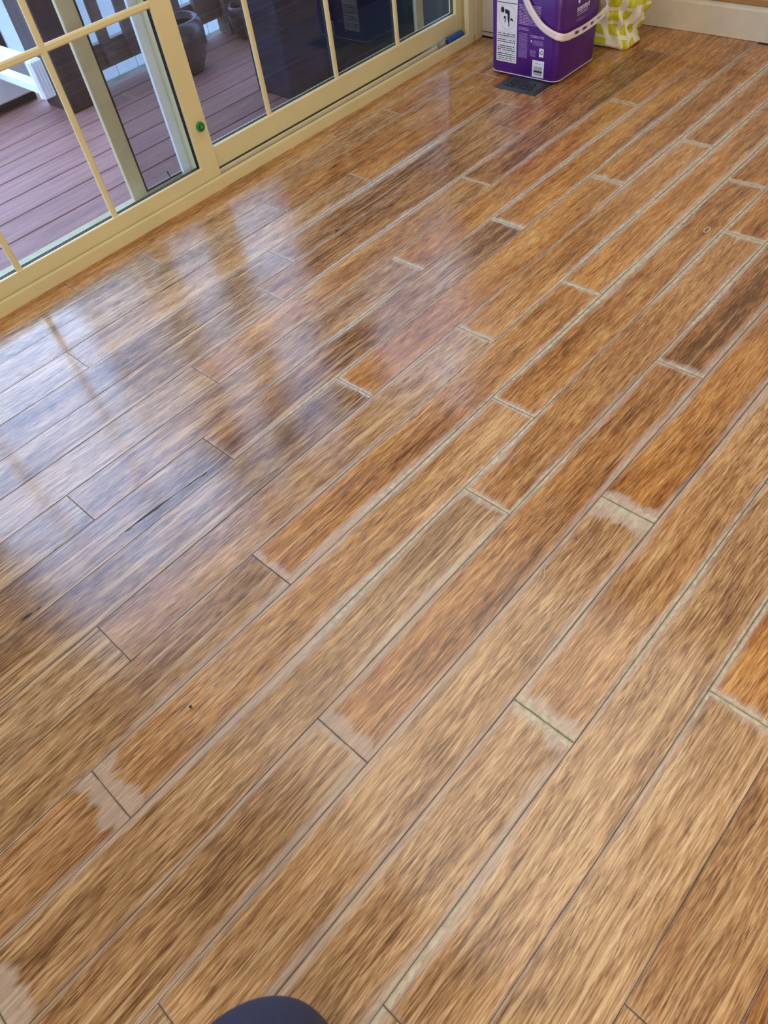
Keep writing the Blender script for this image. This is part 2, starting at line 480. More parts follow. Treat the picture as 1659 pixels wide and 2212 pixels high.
SEAM = {
 0: [(.4, 2, 2, 0), (1.2, 3, 4, .1), (1.5, 8, 3, .1), (2.0, 12, 4, .1), (2.6, 6, 6, .1), (2.9, 2, 2, 0)],
 1: [(.4, 2, 2, 0), (1.9, 3, 3, 0), (2.2, 6, 6, .1)],
 2: [(.4, 1, 1, 0), (1.4, 3, 2, 0), (3, 1, 1, 0)],
 3: [(.2, 2, 2, 0), (.6, 8, 4, .1), (1.0, 6, 6, .2), (1.3, 10, 12, .2), (1.5, 10, 16, .35), (1.8, 10, 14, .35), (2.05, 4, 6, .2), (2.2, 1, 1, 0)],
 4: [(.2, 1, 1, 0), (.7, 2, 2, .1), (1.1, 5, 6, .3), (1.3, 3, 3, .5), (1.9, 2, 2, .5), (2.1, 1, 1, 0)],
 5: [(.2, 1, 1, 0), (.8, 8, 5, .1), (1.0, 8, 8, .3), (1.2, 14, 8, .3), (1.4, 12, 10, .3), (1.6, 10, 5, .3), (1.8, 8, 8, .4), (1.95, 5, 5, .2), (2.1, 1, 1, 0)],
 6: [(0, 3, 3, 0), (.4, 4, 2, 0), (.75, 8, 5, .2), (.9, 4, 4, .1), (1.15, 4, 4, .6), (1.5, 4, 4, .8), (1.7, 5, 5, .6), (1.9, 12, 6, .4), (2.1, 10, 10, .4), (2.3, 5, 5, .2), (2.6, 1, 1, 0)],
 7: [(0, 2, 2, 0), (.5, 2, 2, 0), (.8, 10, 4, .1), (.95, 10, 10, .5), (1.2, 3, 2, .7), (1.5, 8, 8, .3), (1.7, 8, 10, .6), (1.9, 10, 10, .5), (2.2, 12, 12, .5), (2.4, 6, 8, .3), (2.7, 2, 2, 0)],
 8: [(.2, 3, 3, 0), (.6, 10, 4, .2), (.75, 8, 8, .8), (.9, 4, 4, .9), (1.1, 4, 4, .8), (1.25, 3, 3, .3), (1.5, 4, 4, .5), (1.7, 8, 5, .8), (1.85, 10, 6, .7), (2.0, 14, 4, .4), (2.2, 12, 8, .5), (2.5, 14, 10, .4), (2.9, 5, 5, .1)],
 9: [(0, 4, 3, 0), (.4, 3, 2, 0), (.7, 6, 10, .1), (1.05, 4, 6, .3), (1.3, 3, 3, .6), (1.6, 3, 6, .3), (1.75, 10, 10, .4), (2.0, 14, 12, .5), (2.2, 10, 14, .4), (2.6, 14, 14, .4), (3, 8, 8, .2)],
 10: [(-.2, 2, 2, 0), (.5, 8, 4, .1), (.8, 5, 6, .4), (1.0, 4, 3, .5), (1.3, 8, 5, .7), (1.5, 16, 6, .9), (1.7, 14, 8, .8), (1.9, 14, 12, .6), (2.2, 14, 14, .4), (2.5, 10, 10, .3)],
 11: [(-.2, 3, 3, 0), (.4, 12, 8, .1), (.55, 20, 10, .25), (.7, 10, 12, .4), (.85, 6, 8, .9), (.95, 6, 5, .8), (1.1, 10, 12, .4), (1.3, 12, 14, .5), (1.5, 8, 18, .7), (1.7, 12, 18, .8), (1.85, 14, 8, .4), (2.0, 12, 10, .5)],
 12: [(-.2, 6, 5, 0), (.2, 8, 20, .2), (.4, 14, 12, .3), (.6, 8, 6, .7), (.8, 7, 16, .8), (.9, 8, 8, .8), (1.0, 5, 3, .95), (1.35, 3.5, 3.5, .95), (1.5, 8, 14, .6), (1.65, 10, 10, .6), (1.8, 10, 10, .7), (2.0, 6, 6, .4)],
 13: [(-.2, 4, 5, 0), (.2, 4, 12, 0), (.45, 16, 5, .1), (.65, 10, 4, .5), (.8, 10, 10, .3), (1.0, 8, 14, .2), (1.2, 3, 6, .3), (1.35, 5, 16, .3), (1.5, 12, 16, .5), (1.7, 8, 10, .5)],
 14: [(-.2, 6, 6, 0), (.2, 10, 10, .2), (.5, 4, 10, .1), (.8, 10, 4, .1), (1.0, 12, 5, .1), (1.1, 12, 12, .3), (1.3, 12, 8, .1), (1.6, 5, 10, .3)],
 15: [(-.1, 8, 8, 0), (.3, 4, 8, 0), (.5, 8, 8, .3), (.65, 10, 8, .1), (.8, 8, 10, 0), (1.0, 3, 10, .1), (1.2, 10, 14, .1), (1.4, 6, 8, .1)],
 16: [(0, 10, 14, .3), (.15, 6, 12, .2), (.3, 10, 3, .1), (.45, 2, 5, .1), (.55, 8, 10, .9), (.7, 8, 12, .9), (.85, 8, 6, .8), (1.0, 5, 5, .3)],
 17: [(.2, 3, 3, 0), (.5, 4, 8, .3), (.65, 8, 10, .6), (.8, 8, 10, .6)],
 18: [(.2, 3, 1, 0), (.4, 2, 2, .1), (.6, 2, 2, 0)]}
# tint of single boards (row, position along): darker < 0 < lighter ; hue 0 brown .. 1 orange
TINT = {(13, 1.5): (-.9, .8), (5, 2.0): (-.7, .7), (7, 1.1): (-.55, .45), (12, .9): (.1, .7), (13, .9): (-.2, .8), (11, -.5): (-.7, .4), (8, -.2): (-.7, .1),
        (7, .0): (-.7, .1), (3, 1.5): (-.6, .5), (4, 1.4): (-.3, .6), (14, .3): (.1, .35), (16, .5): (.2, .3), (17, .3): (.3, .2), (18, .5): (.2, .4),
        (15, .1): (-.1, .3), (15, .8): (.3, .6), (6, .7): (0, .3), (9, .5): (.1, .3), (10, .8): (.1, .4), (12, 0): (-.2, .2), (13, -.1): (-.2, .25),
        (9, 1.6): (.2, .9), (10, 1.7): (.1, 1.), (10, 1.0): (.2, .8), (8, 2.2): (0, 1.), (11, 1.4): (0, .9), (12, 1.3): (.1, .7), (10, -.2): (-.1, .2)}

def seam(k, x):
    L = SEAM.get(k)
    if L is None:
        return 2.0, 2.0, 0.0
    if x <= L[0][0]: return L[0][1:]
    if x >= L[-1][0]: return L[-1][1:]
    for a, c in zip(L, L[1:]):
        if a[0] <= x <= c[0]:
            t = (x - a[0]) / (c[0] - a[0])
            return tuple(a[i] + (c[i] - a[i]) * t for i in (1, 2, 3))

def plank(row, xa, xb, yt, yb):
    L, Wd = xb - xa, yt - yb
    g = .0004
    cx, cyy = (xa + xb) / 2, (yt + yb) / 2
    n = max(2, int(round(L / .11)))
    bm = bmesh.new()
    col = bm.loops.layers.float_color.new('wear')
    hy, bv, th = Wd / 2 - g, .0007, .0025
    dz = random.uniform(-.0003, .0003)
    sec = [(-hy, -th), (-hy, -bv), (-hy + bv, dz), (hy - bv, dz), (hy, -bv), (hy, -th)]
    xs = [-L / 2 + g, ] + [-L / 2 + g + bv] + [-L / 2 + L * k / n for k in range(1, n)] + [L / 2 - g - bv, L / 2 - g]
    rings = []
    for i, x in enumerate(xs):
        e = i in (0, len(xs) - 1)
        rings.append([bm.verts.new((x, y, (min(z, -bv) if e else z))) for y, z in sec])
    for a, c in zip(rings, rings[1:]):
        for k in range(5):
            bm.faces.new((a[k], c[k], c[k + 1], a[k + 1]))
    bm.faces.new(rings[0]); bm.faces.new(rings[-1][::-1])
    for f in bm.faces:
        for lp in f.loops:
            x = lp.vert.co.x + cx
            _, dn, b1 = seam(row, x)
            u_, _, b2 = seam(row + 1, x)
            lp[col] = (dn / 50, u_ / 50, b1, b2)
    o = link('floor_plank', bm, M['floor'])
    o.location = (cx, cyy, 0)
    o.parent = floor
    o['half_length'] = L / 2
    def near(x):
        for (r, jx), val in JW.items():
            if r == row and abs(jx - x) < .03: return val
        return (.003, .004, .2)
    lo, hi = near(xa), near(xb)
    o['end_low'], o['bare_low'] = lo[1], float(lo[2])
    o['end_high'], o['bare_high'] = hi[0], float(hi[2])
    t, h = random.uniform(-.25, .45), None
    h = min(1., max(0., .15 + .55 * (cx - .1) - .38 * (cyy - 1.0) + random.uniform(-.12, .12)))
    for (r, px), val in TINT.items():
        if r == row and xa <= px <= xb: t, h = val
    if row == -1: t, h = .1, .85  # sill row coloured richer orange, as no sky reflection reaches it
    o['tint'], o['hue'] = float(t), float(h)
    return o

PL = 1.054
for row in range(-1, 35):
    yt = Y0 - W * row
    yb = yt - W
    if row == -1: yt = 1.96
    base = JO.get(row, random.uniform(0, PL))
    js = {round(base, 4)}
    for e in EXTRA.get(row, []): js.add(e)
    lo, hi = min(js), max(js)
    while lo > -2.05: lo -= PL; js.add(lo)
    while hi < 2.9: hi += PL; js.add(hi)
    xr = 2.555 if yt > 1.75 else 2.905
    js = sorted(js)
    for a, c in zip(js, js[1:]):
        a2, c2 = max(a, -2.04), min(c, xr)
        if c2 - a2 < .03: continue
        plank(row, a2, c2, yt, yb)
        if row == -1:   # board is ripped along its length at the sill
            pass

# ------------------------------------------------------------------ sliding door
door = empty('door_1', (1.2, 1.95, 0)); tag(door, kind='structure')
B = M['beige']
bx('sill', -0.12, 2.555, 1.943, 2.12, -0.012, 0.022, M['beige_dark'], door)
# interior track lip: sloped nosing
b = bmesh.new()
prof = [(1.941, -.002), (1.9405, .033), (1.9425, .037), (1.9475, .037), (1.949, .034), (1.950, .022), (1.950, -.002)]
ra, rb = [[b.verts.new((x, y, z)) for y, z in prof] for x in (-.12, 2.505)]
for k in range(len(prof)):
    j = (k + 1) % len(prof)
    b.faces.new((ra[k], rb[k], rb[j], ra[j]))
b.faces.new(ra); b.faces.new(rb[::-1])
bmesh.ops.recalc_face_normals(b, faces=b.faces)
def under(o, parent):
    o.parent = parent
    o.matrix_parent_inverse = parent.matrix_world.inverted()
    return o
under(link('track_lip', b, B), door)
bx('track_rib', 1.225, 2.50, 1.984, 1.9885, .022, .034, M['baseboard'], door, .0008)  # paler paint imitates the highlight along the rib
bx('track_dark_strip', 1.225, 2.50, 1.9888, 1.9915, .0221, .0225, M['void'], door)  # flat black strip painted in place of the groove's shade
bx('jamb', 2.470, 2.505, 1.941, 1.962, .0, 2.08, B, door, .0015)
bx('jamb', 2.515, 2.556, 1.941, 2.06, .0, 2.08, B, door, .0015)
bx('jamb', 2.505, 2.515, 1.945, 2.06, .0, 2.08, B, door)
bx('jamb', -.12, -.04, 1.941, 2.08, .0, 2.08, B, door, .0015)
bx('head', -.12, 2.556, 1.941, 2.08, 2.045, 2.10, B, door, .0015)
bx('outer_sill', -.12, 2.62, 2.075, 2.13, -.03, .008, M['vinyl'], door, .002)
bx('sill_cover', -.12, 2.51, 2.034, 2.076, .0215, .024, M['vinyl'], door)
bx('outer_stile', 1.137, 1.168, 2.031, 2.0435, .024, 2.045, M['vinyl'], door, .001)
for y in (2.063,):
    bx('track_rib', -.04, 2.51, y, y + .003, .022, .030, M['vinyl'], door)
bx('track_lip', -.04, 1.16, 2.002, 2.008, .022, .050, M['vinyl'], door)

def panel(name, x0, x1, y0, y1, z0, z1, rail_t, stile_l, stile_r, muntx, muntz, knob=False):
    p = bmesh.new()
    box(p, x0, x0 + stile_l, y0, y1, z0, z1, .0015)
    box(p, x1 - stile_r, x1, y0, y1, z0, z1, .0015)
    box(p, x0 + stile_l - .001, x1 - stile_r + .001, y0, y1, z0, rail_t, .0015)
    box(p, x0 + stile_l - .001, x1 - stile_r + .001, y0, y1, z1 - .06, z1, .0015)
    o = under(link(name, p, B), door)
    gx0, gx1, gz0, gz1 = x0 + stile_l, x1 - stile_r, rail_t, z1 - .06
    yg = (y0 + y1) / 2 + .002
    gk = bmesh.new()
    for yy in (yg - .0045, yg + .003):
        for (a0, a1, c0, c1) in ((gx0 - .001, gx1 + .001, gz0 - .001, gz0 + .0016), (gx0 - .001, gx1 + .001, gz1 - .003, gz1 + .001),
                                 (gx0 - .001, gx0 + .003, gz0, gz1), (gx1 - .003, gx1 + .001, gz0, gz1)):
            box(gk, a0, a1, yy, yy + .003, c0, c1)
    under(link('gasket', gk, M['gasket']), o)
    bx('glass_pane', gx0, gx1, yg - .0015, yg + .0015, gz0, gz1, M['glass'], o)
    ym = yg - .0105
    for k, mxx in enumerate(muntx):
        m = bmesh.new()
        tb = [(-.0085, .0085), (-.0085, .003), (-.0045, .0), (.0045, .0), (.0085, .003), (.0085, .0085)]
        r1, r2 = [[m.verts.new((mxx + u, ym + w_, z)) for u, w_ in tb] for z in (gz0, gz1)]
        for i in range(6):
            j = (i + 1) % 6
            m.faces.new((r1[i], r2[i], r2[j], r1[j]))
        m.faces.new(r1); m.faces.new(r2[::-1])
        bmesh.ops.recalc_face_normals(m, faces=m.faces)
        under(link('muntin', m, B), o)
    for mz in muntz:
        m = bmesh.new()
        tb = [(-.0085, .0085), (-.0085, .003), (-.0045, .0), (.0045, .0), (.0085, .003), (.0085, .0085)]
        r1, r2 = [[m.verts.new((x, ym + .0004 + w_, mz + u)) for u, w_ in tb] for x in (gx0, gx1)]
        for i in range(6):
            j = (i + 1) % 6
            m.faces.new((r1[i], r2[i], r2[j], r1[j]))
        m.faces.new(r1); m.faces.new(r2[::-1])
        bmesh.ops.recalc_face_normals(m, faces=m.faces)
        under(link('muntin', m, B), o)
    return o

slide = panel('sliding_panel', -.04, 1.221, 1.955, 1.981, .031, 2.045, .077, .062, .064, [.205, .519, .837], [.506, .935, 1.364])
fixed = panel('fixed_panel', 1.165, 2.508, 1.996, 2.030, .035, 2.045, .098, .060, .045, [1.498, 1.818, 2.140], [.52, .945, 1.37])

# green childproof knob on the meeting stile
kb = bmesh.new()
def ngon_prism(bm, prof, n, c, ax_rot=0):
    """prof [(r, depth)] extruded towards -y"""
    rings = []
    for r, d in prof:
        rings.append([bm.verts.new((c[0] + r * math.cos(ax_rot + 2 * math.pi * k / n), c[1] - d, c[2] + r * math.sin(ax_rot + 2 * math.pi * k / n))) for k in range(n)])
    for a, e in zip(rings, rings[1:]):
        for k in range(n):
            bm.faces.new((a[k], a[(k + 1) % n], e[(k + 1) % n], e[k]))
    bm.faces.new(rings[0][::-1]); bm.faces.new(rings[-1])
    bmesh.ops.recalc_face_normals(bm, faces=bm.faces)
kc = (1.194, 1.955, .189)
ngon_prism(kb, [(.0125, 0), (.0135, .001), (.0145, .006), (.0125, .010), (.0095, .0102), (.0092, .0085), (.0078, .0085), (.0074, .012), (.0066, .0128)], 8, kc, .2)
knob = under(link('knob', kb, M['green']), slide)
knob['label'] = 'green eight-sided plastic knob'
kb = bmesh.new()
ngon_prism(kb, [(.0026, .0127), (.0026, .0138), (.0018, .0143)], 10, kc)
under(link('screw', kb, M['screw']), slide)

# sliding insect screen outside
sc = bmesh.new()
A_ = M['alu']
box(sc, .951, 1.001, 2.044, 2.060, .03, 2.03, .002)
box(sc, 2.29, 2.332, 2.044, 2.060, .03, 2.03, .002)
box(sc, 1.0, 2.291, 2.044, 2.060, .03, .055, .002)
box(sc, 1.0, 2.291, 2.044, 2.060, 1.98, 2.03, .002)
scr = under(link('screen_panel', sc, A_), door)
bx('mesh_screen', 1.0, 2.29, 2.052, 2.0525, .055, 1.98, M['screen'], scr)
g4 = bmesh.new()
box(g4, 1.0, 1.004, 2.042, 2.046, .055, 1.98); box(g4, 1.0, 2.29, 2.042, 2.046, .054, .058)
under(link('gasket', g4, M['gasket']), scr)

b = bmesh.new(); tube(b, [(1.094, 2.046, .053), (1.092, 2.045, .066), (1.089, 2.045, .078)], [.0016, .0016, .0026], 6)
o = under(link('latch_pin', b, M['gasket']), scr)
# ------------------------------------------------------------------ blue ribbed plug in the track
pl = empty('ribbed_plug', (2.39, 1.968, .023))
tag(pl, 'small blue ribbed plastic coil lying in the door track at its far end', 'coil')
b = bmesh.new()
N = 8 * 12
pts = [(2.375 + .085 * t / N, 1.967 + .0115 * math.cos(2 * math.pi * t / 8), .0375 + .0115 * math.sin(2 * math.pi * t / 8)) for t in range(N + 1)]
tube(b, pts, .0028, 5)
under(link('coil', b, M['blue'], None, True), pl)
b = bmesh.new(); tube(b, [(2.372, 1.967, .0375), (2.462, 1.967, .0375)], .0095, 14)
under(link('core', b, M['blue'], None, True), pl)
b = bmesh.new(); tube(b, [(2.325, 1.967, .0360), (2.372, 1.967, .0360)], .0125, 14)
under(link('clear_sleeve', b, M['clear'], None, True), pl)

# ------------------------------------------------------------------ outside: deck
ZD = -.08
deck = tag(bx('deck', -1.6, 4.2, 2.16, 3.31, ZD - .16, ZD - .03, M['deckfascia']), kind='structure')
yb0 = 2.459 - .1433 * 2
k = 0
while yb0 + .1433 * k < 4.1:
    ya = yb0 + .1433 * k
    if ya < 3.30:
        xa, xb = -1.6, 2.47 if ya > 2.8 else 4.2
    else:
        xa, xb = -1.6, 1.50
    for (p, q) in ([(xa, .15), (.15, xb)] if k % 2 else [(xa, -.4), (-.4, xb)]):
        b = bmesh.new()
        box(b, -(q - p) / 2 + .001, (q - p) / 2 - .001, .0028, .1433 - .0028, -.026, 0, .0025)
        o = link('deck_board', b, M['deckboard'])
        o.location = ((p + q) / 2, ya, ZD)
        o.parent = deck
    k += 1
bx('deck_base', -1.6, 1.5, 3.31, 4.1, ZD - .16, ZD - .03, M['deckfascia'], deck)
ground = tag(bx('ground', -9, 12, 2.2, 14, -.75, -.6, M['grass']), kind='structure')

# railing
rail = empty('deck_railing', (1.9, 3.30, ZD))
tag(rail, 'brown wooden deck railing with square balusters at the deck edge', 'railing')
bx('bottom_rail', 1.49, 2.30, 3.285, 3.325, -.013, .082, M['rail'], rail, .003)
bx('top_rail', 1.49, 2.30, 3.26, 3.35, .84, .88, M['rail'], rail, .003)
for x in (1.545, 1.668, 1.79, 1.92, 2.05, 2.17):
    bx('baluster', x - .022, x + .022, 3.255, 3.284, .0, .84, M['rail'], rail, .002)
bx('post', 2.30, 2.39, 3.24, 3.33, ZD, .92, M['rail'], rail, .003)
bx('foot_block', 2.150, 2.190, 3.29, 3.32, ZD, -.013, M['rail'], rail, .002)
rail2 = empty('deck_railing', (2.43, 2.9, ZD))  # white material stands in for the light falling on this side rail
tag(rail2, 'side railing coloured pale as if lit, running from the corner post toward the pillar', 'railing')
bx('bottom_rail', 2.41, 2.45, 2.845, 3.235, -.036, .04, M['vinyl'], rail2, .003)
bx('top_rail', 2.39, 2.47, 2.845, 3.235, .84, .88, M['vinyl'], rail2, .003)
for y in (2.85, 3.19):
    bx('foot_block', 2.415, 2.445, y, y + .03, ZD, -.036, M['vinyl'], rail2, .001)
for y in (2.90, 3.02, 3.14):
    bx('baluster', 2.414, 2.446, y, y + .03, .04, .84, M['vinyl'], rail2, .002)

# posts
b = bmesh.new(); box(b, 1.372, 1.487, 3.182, 3.40, ZD, 2.5, .006)
tag(link('porch_post', b, M['post']), 'dark brown square porch post behind the sliding pane', 'post')
b = bmesh.new(); box(b, 1.912, 2.165, 2.39, 2.60, ZD, 2.5, .006)
tag(link('porch_pillar', b, M['pillar']), 'broad slate-dark pillar close behind the fixed pane', 'pillar')
b = bmesh.new(); box(b, 1.22, 1.285, 3.74, 3.86, ZD, 2.5, .004)
tag(link('porch_post', b, M['post']), 'slim dark post beyond the white planter at far left', 'post')
b = bmesh.new(); box(b, 1.40, 1.47, 3.80, 3.92, ZD, 2.5, .004)
tag(link('porch_post', b, M['post']), 'thin dark post just left of the brown porch post', 'post')

# white planter box with ribbed end
pb = empty('planter_box', (1.2, 3.6, ZD))
tag(pb, 'white plastic planter box with a ribbed end panel on the deck', 'planter')
bx('body', .55, 1.395, 3.50, 3.72, -.045, .085, M['vinyl'], pb, .006)
bx('base', .56, 1.385, 3.515, 3.70, ZD, -.045, M['siding'], pb, .002)
bx('rim', .54, 1.40, 3.49, 3.73, .085, .10, M['vinyl'], pb, .004)
b = bmesh.new()
box(b, 1.243, 1.300, 3.10, 3.13, .034, .172, .006)
for i in range(4):
    box(b, 1.248 + i * .0132, 1.2555 + i * .0132, 3.094, 3.102, .038, .168, .002)
under(link('ribbed_panel', b, M['vinyl']), pb)
bx('panel_arm', 1.25, 1.29, 3.13, 3.50, .05, .084, M['vinyl'], pb, .003)

# round pots by the rail
def pot(x, y, r, h, lab):
    b = bmesh.new()
    lathe(b, [(r * .55, 0), (r * .62, .004), (r * .86, h * .3), (r * .98, h * .6), (r, h * .75), (r * .96, h * .9), (r * .86, h), (r * .78, h), (r * .78, h * .85)], 32, 0, 0, 0)
    o = link('plant_pot', b, M['pot'], None, True)
    o.location = (x, y, ZD)
    tag(o, lab, 'pot')
    b = bmesh.new(); lathe(b, [(r * .775, h * .86), (r * .775, h * .87)], 24)
    link('soil', b, M['mat'], o)
pot(1.905, 3.07, .115, .20, 'round brown glazed pot half hidden by the meeting stile')
pot(2.322, 3.14, .072, .13, 'smaller dark pot at the corner of the deck railing')

# flat dark sheet and black cabinet on the right of the deck
mat_ = tag(bx('dark_deck_sheet', 2.20, 3.6, 2.20, 2.84, ZD + .0005, ZD + .010, M['mat'], None, .002), 'flat dark green-black sheet on the deck behind the fixed pane', 'mat')
cab = empty('storage_cabinet', (2.75, 2.95, ZD))
tag(cab, 'black outdoor storage cabinet with a louvred side panel', 'cabinet')
bx('body', 2.62, 3.5, 2.86, 3.3, ZD, 1.6, M['blackcover'], cab, .004)
for i in range(28):
    bx('louvre', 2.49, 2.61, 2.862, 2.872, -.02 + i * .022, -.006 + i * .022, M['siding'], cab, .001)
bx('louvre_frame', 2.48, 2.62, 2.874, 2.90, ZD, .62, M['siding'], cab)
# unseen porch roof over the deck, its edge set to cut the sky reflection
rf = tag(bx('porch_roof', -2.5, 2.9, 2.12, 2.92, 2.5, 2.6, M['soffit']), kind='structure')
ow = tag(bx('wall_outer', -4, -.12, 2.10, 2.16, -.6, 2.6, M['siding']), kind='structure')

# white board fence beyond
fence = empty('garden_fence', (1.5, 5.0, -.6)); tag(fence, 'tall white vinyl board fence beyond the deck', 'fence')
for i in range(34):
    x = -1.2 + i * .155
    bx('fence_board', x, x + .150, 4.9, 4.925, -.6, .35, M['vinyl'], fence, .003)
bx('fence_rail', -1.2, 4.07, 4.926, 4.97, .20, .28, M['vinyl'], fence)

# ------------------------------------------------------------------ floor register
reg = empty('floor_register', (2.35, 1.52, 0))
tag(reg, 'black cast floor vent with scroll openings under the purple bucket', 'vent')
b = bmesh.new()
x0, x1, y0, y1 = 2.192, 2.485, 1.443, 1.613
bw = .017
def frus(bm, X0, X1, Y0_, Y1_, z0, z1, ins):
    a = [bm.verts.new(p) for p in ((X0, Y0_, z0), (X1, Y0_, z0), (X1, Y1_, z0), (X0, Y1_, z0))]
    c = [bm.verts.new(p) for p in ((X0 + ins, Y0_ + ins, z1), (X1 - ins, Y0_ + ins, z1), (X1 - ins, Y1_ - ins, z1), (X0 + ins, Y1_ - ins, z1))]
    for i in range(4):
        j = (i + 1) % 4
        bm.faces.new((a[i], a[j], c[j], c[i]))
    bm.faces.new(c); bm.faces.new(a[::-1])
frus(b, x0, x1, y0, y1, .0004, .0056, .016)
under(link('face_plate', b, M['blackmetal']), reg)
def dark_inlay(pts, rad):
    """dark piece on the face plate, its colour imitating a shaded slot"""
    b = bmesh.new()
    tube(b, pts, rad, 6)
    o = under(link('scroll_dark_inlay', b, M['void'], None, True), reg)
    for v in o.data.vertices: v.co.z = .0057 + (v.co.z - .0057) * .2
for cx_ in (2.243, 2.31, 2.38, 2.44):
    for s2 in (-1, 1):
        s1, r_ = (1 if cx_ < 2.34 else -1), .020
        pts = []
        for t in range(26):
            a = t / 25 * 2.6 * math.pi
            rr = r_ * (1 - .78 * t / 25)
            pts.append((cx_ + s1 * rr * math.cos(a), 1.528 + s2 * .030 + s2 * rr * math.sin(a), .0057))
        dark_inlay(pts, [.0030 * (1 - .4 * t / 25) for t in range(26)])
for yy in (1.492, 1.564):
    dark_inlay([(2.2155, yy - .022, .0057), (2.2155, yy + .022, .0057)], .0030)
for yy in (1.478, 1.528, 1.578):
    dark_inlay([(2.2235, yy - .004, .0057), (2.2315, yy + .004, .0057)], .003)

# ------------------------------------------------------------------ purple bucket
bk = empty('litter_bucket', (2.42, 1.56, .006))
tag(bk, 'purple square plastic bucket with white handle standing on the floor vent', 'bucket')
X0, X1, Yb0, Yb1, ZB, HB = 2.291, 2.537, 1.424, 1.706, .006, .345
def rrect(x0, x1, y0, y1, r, n=6):
    out = []
    for (cx_, cy_, a0) in ((x1 - r, y1 - r, 0), (x0 + r, y1 - r, 90), (x0 + r, y0 + r, 180), (x1 - r, y0 + r, 270)):
        for i in range(n + 1):
            a = math.radians(a0 + 90 * i / n)
            out.append((cx_ + r * math.cos(a), cy_ + r * math.sin(a)))
    return out
def loft(bm, secs, cap0=True, cap1=True):
    rings = [[bm.verts.new((x, y, z)) for x, y in pts] for pts, z in secs]
    n = len(rings[0])
    for a, c in zip(rings, rings[1:]):
        for k in range(n):
            bm.faces.new((a[k], a[(k + 1) % n], c[(k + 1) % n], c[k]))
    if cap0: bm.faces.new(rings[0][::-1])
    if cap1: bm.faces.new(rings[-1])
GR = .020   # outward growth over the height, on the far sides
b = bmesh.new()
secs = []
for z, ins in ((0, .006), (.0015, .002), (.004, .0), (.10, 0), (.20, 0), (HB, 0)):
    t = z / HB
    secs.append((rrect(X0 + ins - .001 * t, X1 - ins + GR * t, Yb0 + ins - .003 * t, Yb1 - ins + .004 * t, .030), ZB + z))
loft(b, secs)
body = under(link('body', b, M['purple'], None, False), bk)
for p in body.data.polygons: p.use_smooth = len(p.vertices) == 4
b = bmesh.new()
loft(b, [(rrect(X0 - .001, X1 + .001, Yb0 - .001, Yb1 + .001, .031), ZB + .003), (rrect(X0 - .0016, X1 + .0016, Yb0 - .0016, Yb1 + .0016, .031), ZB + .0045), (rrect(X0 - .001, X1 + .001, Yb0 - .001, Yb1 + .001, .031), ZB + .006)])
o = under(link('base_rim', b, M['lilac'], None, True), bk); o['label'] = 'pale moulded rim along the bottom edge'
b = bmesh.new()
loft(b, [(rrect(X0 - .007, X1 + GR + .006, Yb0 - .01, Yb1 + .010, .034), ZB + HB - .004), (rrect(X0 - .008, X1 + GR + .007, Yb0 - .011, Yb1 + .011, .035), ZB + HB + .014), (rrect(X0 - .004, X1 + GR + .003, Yb0 - .007, Yb1 + .007, .032), ZB + HB + .018)])
under(link('lid', b, M['purple'], None, False), bk)

# handle: bail hanging down round the near corner
hp = catmull([(2.281, 1.565, .300), (2.2805, 1.553, .240), (2.280, 1.500, .183), (2.281, 1.452, .159), (2.292, 1.418, .148), (2.318, 1.409, .143), (2.345, 1.4075, .1415)], 8)
def strap(bm, pts, w, th):
    P = [Vector(p) for p in pts]
    rings = []
    c0 = Vector((2.42, 1.565, 0))
    for i, p in enumerate(P):
        t = (P[min(i + 1, len(P) - 1)] - P[max(i - 1, 0)]).normalized()
        # outward from the bucket
        outw = Vector((-1, 0, 0)) if p.x < 2.284 else (Vector((0, -1, 0)) if p.x > 2.318 and p.x < 2.54 else (Vector((-1, -1, 0)).normalized() if p.x < 2.4 else Vector((1, -.3, 0)).normalized()))
        side = t.cross(outw).normalized()
        q = [p + side * w / 2 + outw * th * .15, p + side * w * .3 + outw * th / 2, p - side * w * .3 + outw * th / 2, p - side * w / 2 + outw * th * .15, p - side * w / 2 - outw * th / 2, p + side * w / 2 - outw * th / 2]
        rings.append([bm.verts.new(x) for x in q])
    for a, c in zip(rings, rings[1:]):
        for k in range(6):
            bm.faces.new((a[k], a[(k + 1) % 6], c[(k + 1) % 6], c[k]))
    bm.faces.new(rings[0][::-1]); bm.faces.new(rings[-1])
    bmesh.ops.recalc_face_normals(bm, faces=bm.faces)
b = bmesh.new()
strap(b, hp, .021, .007)
# slotted grip: two rails and rungs
g0 = catmull([(2.345, 1.4075, .1415), (2.40, 1.4065, .139), (2.46, 1.4065, .140), (2.52, 1.4065, .146), (2.553, 1.410, .155)], 6)
strap(b, [p + Vector((0, 0, .0082)) for p in g0], .0048, .008)
strap(b, [p - Vector((0, 0, .0075)) for p in g0], .0065, .008)
for f in (0.02, .24, .43, .62, .81, .98):
    p = g0[min(len(g0) - 1, int(f * (len(g0) - 1)))]
    box(b, p.x - .0085, p.x + .0085, 1.4035, 1.4105, p.z - .008, p.z + .0085, .001)
strap(b, catmull([(2.553, 1.410, .155), (2.566, 1.425, .168), (2.571, 1.45, .190), (2.571, 1.50, .235), (2.571, 1.55, .300)], 6), .019, .007)
hd = under(link('handle', b, M['handle'], None, False), bk)
hd['label'] = 'white plastic bail handle with slotted grip'

